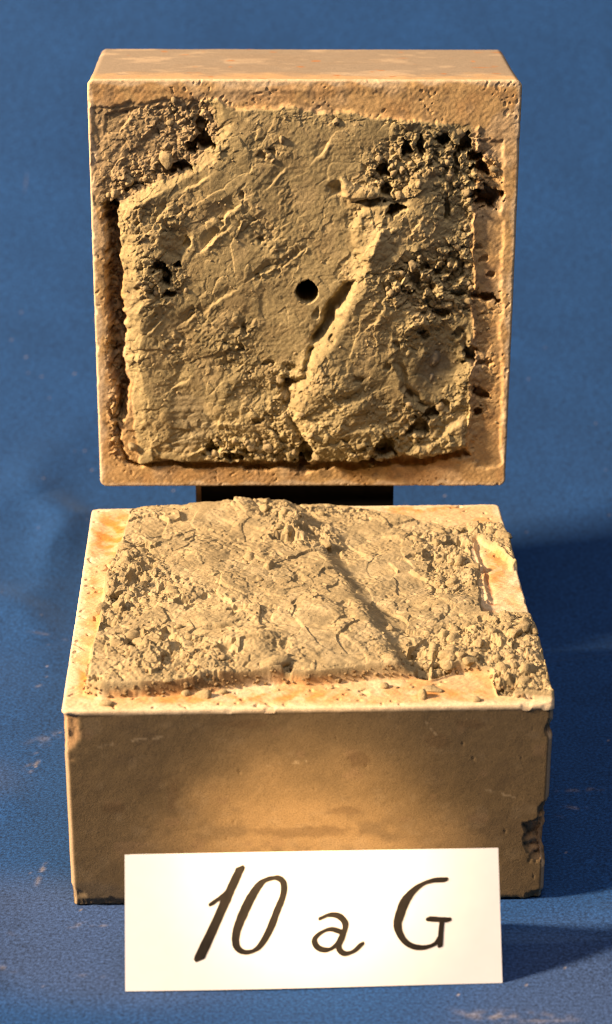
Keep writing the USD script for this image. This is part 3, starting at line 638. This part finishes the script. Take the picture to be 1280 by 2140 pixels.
HL, (shell, fill, _) = build_block(F, S, smooth01(inn, .45, .55), C, L_D, lev, lo_disp, lo_col, place_lo, corner=.0028, ragged=.35)
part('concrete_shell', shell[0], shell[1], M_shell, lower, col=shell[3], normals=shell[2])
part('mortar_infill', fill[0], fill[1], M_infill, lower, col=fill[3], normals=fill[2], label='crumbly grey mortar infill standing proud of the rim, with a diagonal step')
HLs = F.blur(HL, .8)
F.px2mm = lo_px
scatter(F, HLs, np.clip(crumb_w, 0, 1) ** 2 * (edge > 2) * (1 + 1.2 * W(zfr)), 260, 2.0, 8.0, place_lo, lower, 'crumb', M_crumb, power=2.2, sink=-.05)
scatter(F, HLs, np.clip(crumb_w + .07 * gen, 0, 1) * (edge > 2) + .01, 1500, .6, 1.9, place_lo, lower, 'fine_crumbs', M_crumb, merged=True, weight_floor=.001)
F.px2mm = lo_rim
for k in range(20):                                     # broken bits at the foot of the infill's front
    px = crng.uniform(200, 1000) ; py = np.interp(px, [200, 300, 560, 640, 760, 870, 1000], [1449, 1449, 1444, 1444, 1440, 1438, 1442]) + abs(crng.normal(0, 7)) - 3
    stone(F, HLs, px, py, 1.4 + 4 * crng.uniform() ** 3, place_lo, lower, M_crumb, None, .02, (crng.uniform(.8, 1.6), 1, crng.uniform(.7, 1.2)))
F.px2mm = lo_px
gy, gx = np.gradient(HL, F.q)
scatter(F, HLs, smooth01(np.hypot(gx, gy), 1.0, 2.5) * (F.Y < 36) * (edge > 4), 420, .9, 3.0, place_lo, lower, 'front_crumbs', M_shade_brown, sink=-.12, merged=True)
for px, py, sz, st in ((884, 1432, 6, (.7, .8, 1.5)), (945, 1392, 11, (1.3, 1, .6)), (893, 1378, 9, (1.5, .8, .5)), (905, 1418, 7, (1.5, .9, .6)), (430, 1395, 12, (1.2, 1, .7)), (360, 1345, 9, (.8, 1.1, .9)), (310, 1335, 11, (1.4, .9, .6)), (575, 1392, 12, (1.3, .8, .8)), (852, 1124, 6, (1.6, .7, .8)), (600, 1100, 8, (1, 1, .8)), (675, 1105, 9, (1, .8, .9)),
                       (815, 1305, 5, (1.1, .9, .8)), (1040, 1330, 8, (1.2, 1, .7)), (1100, 1330, 10, (1, 1.2, .7)), (270, 1175, 7, (.8, 1.4, .7)), (222, 1446, 6, (1.3, .8, .7)), (1060, 1290, 7, (1.3, .8, .6)), (990, 1345, 9, (1.5, 1, .5)), (620, 1055, 8, (1.2, .7, .8)), (1000, 1440, 5, (.7, .7, 1.2)), (300, 1085, 8, (1.6, .8, .5))):
    stone(F, HLs, px, py, sz, place_lo, lower, M_crumb, None, -.22 if sz > 7 else 0, st)

# ================================================================== STAND UNDER THE UPPER BLOCK
def at_y(px, py, y):
    d = ray(px, py); return CAM + d * (y - CAM[1]) / d[1]
ys = U_T[1] + .006
x0, x1 = at_y(421, 1035, ys)[0], at_y(823, 1035, ys)[0]
def under(x, y): # height of the block's underside
    p = U_R.T @ (np.array([x, y, 0]) - U_T); n = U_R[:, 2]
    return U_T[2] - (n[0] * (x - U_T[0]) + n[1] * (y - U_T[1])) / n[2] - .0004
def slab(xa, xb, ya, yb):
    v = [(x, y, 0.0008) for x, y in ((xa, ya), (xb, ya), (xb, yb), (xa, yb))] + [(x, y, under(x, y)) for x, y in ((xa, ya), (xb, ya), (xb, yb), (xa, yb))]
    f = [(0, 2, 1), (0, 3, 2), (4, 5, 6), (4, 6, 7), (0, 1, 5), (0, 5, 4), (1, 2, 6), (1, 6, 5), (2, 3, 7), (2, 7, 6), (3, 0, 4), (3, 4, 7)]
    return np.array(v), np.array(f)
stand = thing('support_block', 'black painted support block with raw wood edge between the two concrete halves', 'support block')
for nm, a, m in (('painted_body', (x0, x1, ys, ys + .07), M_black), ('raw_edge', (x0 - .0027, x0 - .0001, ys - .0006, ys + .07), M_wood)):
    v, f = slab(*a); part(nm, v, f, m, stand)

# ================================================================== CARD
BL, BR = on_plane(262, 2072, np.zeros(3), np.array([0, 0, 1.])), on_plane(1051, 2055, np.zeros(3), np.array([0, 0, 1.]))
ex = (BR - BL) / np.linalg.norm(BR - BL)
lean = math.radians(22)
bk = np.array([-ex[1], ex[0], 0]); up = bk * math.sin(lean) + np.array([0, 0, math.cos(lean)])
cn = np.cross(ex, up)
O = BL + np.array([0, 0, .0012])
def card_uv(px, py):
    q = on_plane(px, py, O, cn) - O; return np.array([q @ ex, q @ up])
zoom = lambda x, y: (240 + x / 1.524, 1750 + y / 1.524)
cz = lambda x, y: card_uv(*zoom(x, y))
CR3 = np.stack([ex, up, cn], 1)
card = thing('name_card', 'white paper card with handwritten black marks standing before the lower block', 'card', CR3, O)
tl, tr, br, bl = [card_uv(*p) for p in ((261, 1787), (1042, 1773), (1051, 2055), (262, 2072))]
nU, nV = 40, 10
def sheet(q, th, bend):
    U, Vv = np.meshgrid(np.linspace(0, 1, nU), np.linspace(0, 1, nV), indexing='ij')
    P = (q[0][None, None] * ((1 - U) * (1 - Vv))[..., None] + q[1] * (U * (1 - Vv))[..., None] + q[2] * (U * Vv)[..., None] + q[3] * ((1 - U) * Vv)[..., None])
    z = bend(U, Vv)
    f0 = np.concatenate([P, z[..., None]], -1).reshape(-1, 3); b0 = f0 - [0, 0, th]
    i = np.arange(nU * nV).reshape(nU, nV)
    a, b, c, d = i[:-1, :-1].ravel(), i[1:, :-1].ravel(), i[1:, 1:].ravel(), i[:-1, 1:].ravel()
    f = np.concatenate([np.stack([a, b, c], 1), np.stack([a, c, d], 1)])
    m = nU * nV
    ring = np.concatenate([i[:-1, 0], i[-1, :-1], i[:0:-1, -1], i[0, :0:-1]])
    rn = np.roll(ring, -1)
    side = np.concatenate([np.stack([ring, ring + m, rn + m], 1), np.stack([ring, rn + m, rn], 1)])
    return np.concatenate([f0, b0]), np.concatenate([f, f[:, ::-1] + m, side])
bend = lambda U, V: .0014 * np.sin(np.pi * U) + .0004 * np.sin(5 * U + 1)
v, f = sheet((bl, br, tr, tl), .0004, bend)
part('paper_sheet', v, f, M_paper, card, smooth=40)
# folded rear leg of the tent card, from the top fold down to the cloth
leg_l = .046
ang = 2 * lean
v2 = np.array([[tl[0] + .002, tl[1], 0], [tr[0] - .002, tr[1], 0]])
dn = np.array([0, -math.cos(ang), -math.sin(ang)]) * leg_l
q = np.concatenate([v2 - [0, .0004, .0007], v2 - [0, .0004, .0007] + dn])
q = np.concatenate([q, q + np.array([0, math.sin(ang), -math.cos(ang)]) * .0004])
f2 = np.array([(0, 1, 3), (0, 3, 2), (4, 7, 5), (4, 6, 7), (0, 4, 5), (0, 5, 1), (2, 3, 7), (2, 7, 6), (0, 2, 6), (0, 6, 4), (1, 5, 7), (1, 7, 3)])
part('folded_leg', q, f2, M_paper, card)

def catmull(pts, k=8):
    p = np.array(pts, float); p = np.vstack([2 * p[0] - p[1], p, 2 * p[-1] - p[-2]]); out = []
    for i in range(1, len(p) - 2):
        for t in np.linspace(0, 1, k, endpoint=False):
            out.append(.5 * (2 * p[i] + (p[i + 1] - p[i - 1]) * t + (2 * p[i - 1] - 5 * p[i] + 4 * p[i + 1] - p[i + 2]) * t * t + (3 * p[i] - p[i - 1] - 3 * p[i + 1] + p[i + 2]) * t ** 3))
    return np.array(out + [p[-2]])
irng = np.random.default_rng(3)
def pen(strokes):
    """strokes of (x, y, width) in the pixels of the enlarged card; widths vary as a chisel marker's"""
    geo = []
    for s in strokes:
        p = catmull(s)
        c = []
        for x, y, w in p:
            w *= 1.14; w *= 1 + irng.normal(0, .03)
            nib = [(x - w * .5, y + w * .22), (x - w * .34, y + w * .42), (x + w * .5, y - w * .22), (x + w * .34, y - w * .42), (x - w * .42, y - w * .1), (x + w * .42, y + w * .1)]
            c.append(MultiPoint([tuple(cz(*k)) for k in nib]).convex_hull.buffer(.00025))
        geo += [c[i].union(c[i + 1]).convex_hull for i in range(len(c) - 1)]
    return unary_union(geo).simplify(.00004)
marks = {
    'digit_one': [[(399, 100, 24), (360, 185, 27), (320, 275, 27), (271, 380, 30)], [(388, 140, 12), (350, 180, 13), (308, 211, 13)]],
    'digit_zero': [[(505, 128, 14), (470, 140, 20), (437, 185, 27), (408, 245, 28), (388, 300, 22), (388, 345, 15), (415, 364, 12), (455, 352, 16), (490, 300, 20), (516, 235, 20), (537, 180, 17), (537, 142, 14), (518, 127, 13), (500, 129, 13)]],
    'letter_a': [[(657, 256, 13), (685, 245, 13), (715, 250, 14), (735, 275, 14), (726, 315, 14), (714, 350, 13), (732, 369, 13), (762, 361, 14), (787, 338, 13)],
                 [(729, 303, 12), (690, 291, 12), (657, 302, 13), (636, 325, 13), (648, 350, 13), (680, 357, 13), (708, 338, 12), (727, 303, 12)]],
    'letter_g': [[(1054, 135, 13), (1010, 138, 14), (965, 158, 18), (928, 198, 27), (908, 248, 28), (902, 285, 19), (917, 322, 14), (945, 345, 13), (985, 351, 13), (1022, 338, 13), (1038, 315, 12)],
                 [(1000, 259, 13), (1035, 262, 13), (1064, 263, 13)], [(1043, 265, 12), (1039, 305, 12), (1037, 345, 12)]],
}
for nm, st in marks.items():
    g = pen(st)
    ms = [trimesh.creation.extrude_polygon(p, .00008, engine='earcut') for p in getattr(g, 'geoms', [g])]
    m = trimesh.util.concatenate(ms)
    vv = np.array(m.vertices); vv[:, 2] += bend(np.clip((vv[:, 0] - bl[0]) / (br[0] - bl[0]), 0, 1), 0) + .00004
    part(nm, vv, np.array(m.faces), M_ink, card)

# ================================================================== BACKDROP CLOTH (floor sweeping up behind)
nx, nl = 560, 900
xs = np.concatenate([np.linspace(-1.6, -.24, 40), np.linspace(-.235, .235, nx - 80), np.linspace(.24, 1.6, 40)])
ls = np.concatenate([np.linspace(-1.0, -.30, 40), np.linspace(-.295, .50, 640), np.linspace(.505, 3.0, 220)])
Y0, RAD = .15, .75
def sweep(l):
    y, z = np.array(l, float), np.zeros_like(l)
    a = np.clip((l - Y0) / RAD, 0, math.radians(38))
    k = l > Y0
    y[k] = Y0 + RAD * np.sin(a[k]); z[k] = RAD * (1 - np.cos(a[k]))
    rest = np.maximum(l - Y0 - RAD * math.radians(38), 0)
    y += rest * math.cos(math.radians(38)) * (rest > 0); z += rest * math.sin(math.radians(38))
    return y, z, -np.sin(a), np.cos(a)
sy, sz, ny_, nz_ = sweep(ls)
LL, XX = np.meshgrid(ls, xs, indexing='ij')
def floor_pt(px, py):
    q = on_plane(px, py, np.zeros(3), np.array([0, 0, 1.])); return q[0], q[1]
def dist_line(pts):
    p = np.array([floor_pt(*q) for q in pts]); best = np.full(XX.shape, 9.); tt = np.zeros(XX.shape)
    side = np.zeros(XX.shape)
    for i in range(len(p) - 1):
        a, d = p[i], p[i + 1] - p[i]
        t = np.clip(((XX - a[0]) * d[0] + (LL - a[1]) * d[1]) / (d @ d), 0, 1)
        r = np.hypot(XX - a[0] - t * d[0], LL - a[1] - t * d[1]); k = r < best
        best[k] = r[k]; tt[k] = (i + t[k]) / (len(p) - 1)
    return best, tt
crn = np.random.default_rng(8)
def cn2(w, w2, ang=0.):
    c, s = math.cos(ang), math.sin(ang)
    u, v = (XX * c + LL * s) / w, (-XX * s + LL * c) / w2
    u, v = u - u.min() + 2, v - v.min() + 2
    g = crn.uniform(-1, 1, (int(v.max()) + 5, int(u.max()) + 5)); return ndimage.map_coordinates(g, [v, u], order=3, mode='nearest')
Hc = .0012 * cn2(.16, .07, .15) + .0006 * cn2(.05, .03, -.3) + .0025 * cn2(.5, .3, .3)
for pts, h, w in (([(1120, 1392), (1200, 1385), (1340, 1368)], .0022, .003), ([(1060, 1905), (1120, 1890), (1200, 1903), (1340, 1925)], .0045, .007), ([(1060, 2010), (1150, 1990), (1330, 1985)], .003, .010),
                  ([(-260, 1880), (-60, 1945), (60, 1985), (140, 2012), (300, 2050)], .009, .022), ([(-60, 1240), (60, 1290), (120, 1360)], .005, .016), ([(80, 1080), (140, 1120), (100, 1240)], .006, .014),
                  ([(-40, 1650), (60, 1690), (130, 1700)], .002, .01), ([(1160, 1780), (1230, 1800), (1340, 1790)], .002, .008), ([(-40, 1100), (60, 1060), (150, 1000)], .004, .02)):
    d, t = dist_line(pts); Hc += h * np.exp(-(d / w) ** 2) * np.sin(np.pi * np.clip(t, .08, .92)) ** .5
flatk = smooth01(np.maximum(np.abs(XX) - .105, np.abs(LL - .02) - .13), 0, .03)
Hc = Hc * flatk - .0006 * (1 - flatk)
Hc = np.minimum(Hc, .0006 + .1 * np.hypot(np.maximum(np.abs(XX) - .1, 0), np.maximum(np.maximum(-.16 - LL, LL - .2), 0))) * (.12 + .88 * smooth01(np.hypot(np.maximum(np.abs(XX) - .105, 0), np.maximum(np.maximum(-.165 - LL, LL - .22), 0)), 0, .05))
P = np.stack([XX, sy[:, None] + Hc * ny_[:, None], sz[:, None] + Hc * nz_[:, None]], -1)
cc = np.zeros(P.shape) + np.array([.0085, .046, .165])
cc = cc * (1 + .04 * cn2(.06, .06) + .05 * cn2(.02, .02) + .04 * cn2(.3, .3))[..., None]
dust = np.zeros(XX.shape)
def smear(pts, w, a):
    d, t = dist_line(pts)
    return a * np.exp(-(d / w) ** 2) * np.sin(np.pi * np.clip(t, .03, .97)) ** .5
for pts, w, a in (([(145, 1935), (195, 1932), (238, 1938)], .0013, .6), ([(52, 1612), (75, 1580), (100, 1560)], .0011, .4), ([(62, 1618), (88, 1582)], .0008, .4), ([(76, 1850), (100, 1790)], .0009, .45), ([(1165, 1652), (1210, 1650), (1260, 1648)], .0012, .35), ([(1180, 1685), (1240, 1692)], .0012, .3),
                  ([(1165, 1705), (1190, 1710)], .001, .3), ([(160, 2038), (215, 2042)], .0008, .4), ([(0, 2025), (30, 2032)], .001, .4), ([(950, 2120), (1080, 2128), (1200, 2130)], .003, .35), ([(20, 1955), (40, 1970)], .001, .4), ([(70, 1445), (95, 1430)], .0008, .25), ([(60, 1330), (150, 1340)], .001, .15), ([(130, 1530), (60, 1560)], .003, .15)):
    dust += smear(pts, w, a)
dust *= smooth01(cn2(.0025, .0025) + .6 * cn2(.012, .002), -.6, 1.0) * .8
speck = np.zeros(XX.shape); yy, xx2 = crn.integers(60, 690, 150), crn.integers(45, 515, 150); speck[yy, xx2] = crn.uniform(.1, .5, 150)
cc = mixc(cc, (.42, .36, .28), np.clip(dust + speck + .05 * smooth01(cn2(.09, .05), 0, .9) * (LL < .1), 0, .8))
i = np.arange(len(ls) * len(xs)).reshape(len(ls), len(xs))
a, b, c, d = i[:-1, :-1].ravel(), i[:-1, 1:].ravel(), i[1:, 1:].ravel(), i[1:, :-1].ravel()
fc = np.concatenate([np.stack([a, b, c], 1), np.stack([a, c, d], 1)])
pv = P.reshape(-1, 3)
cloth = part('backdrop_cloth', pv, fc, M_cloth, col=np.clip(cc.reshape(-1, 3), .005, .8), normals=vertex_normals(pv, fc))
tag(cloth, 'dusty blue cloth spread under and behind the concrete blocks', None, None, 'structure')
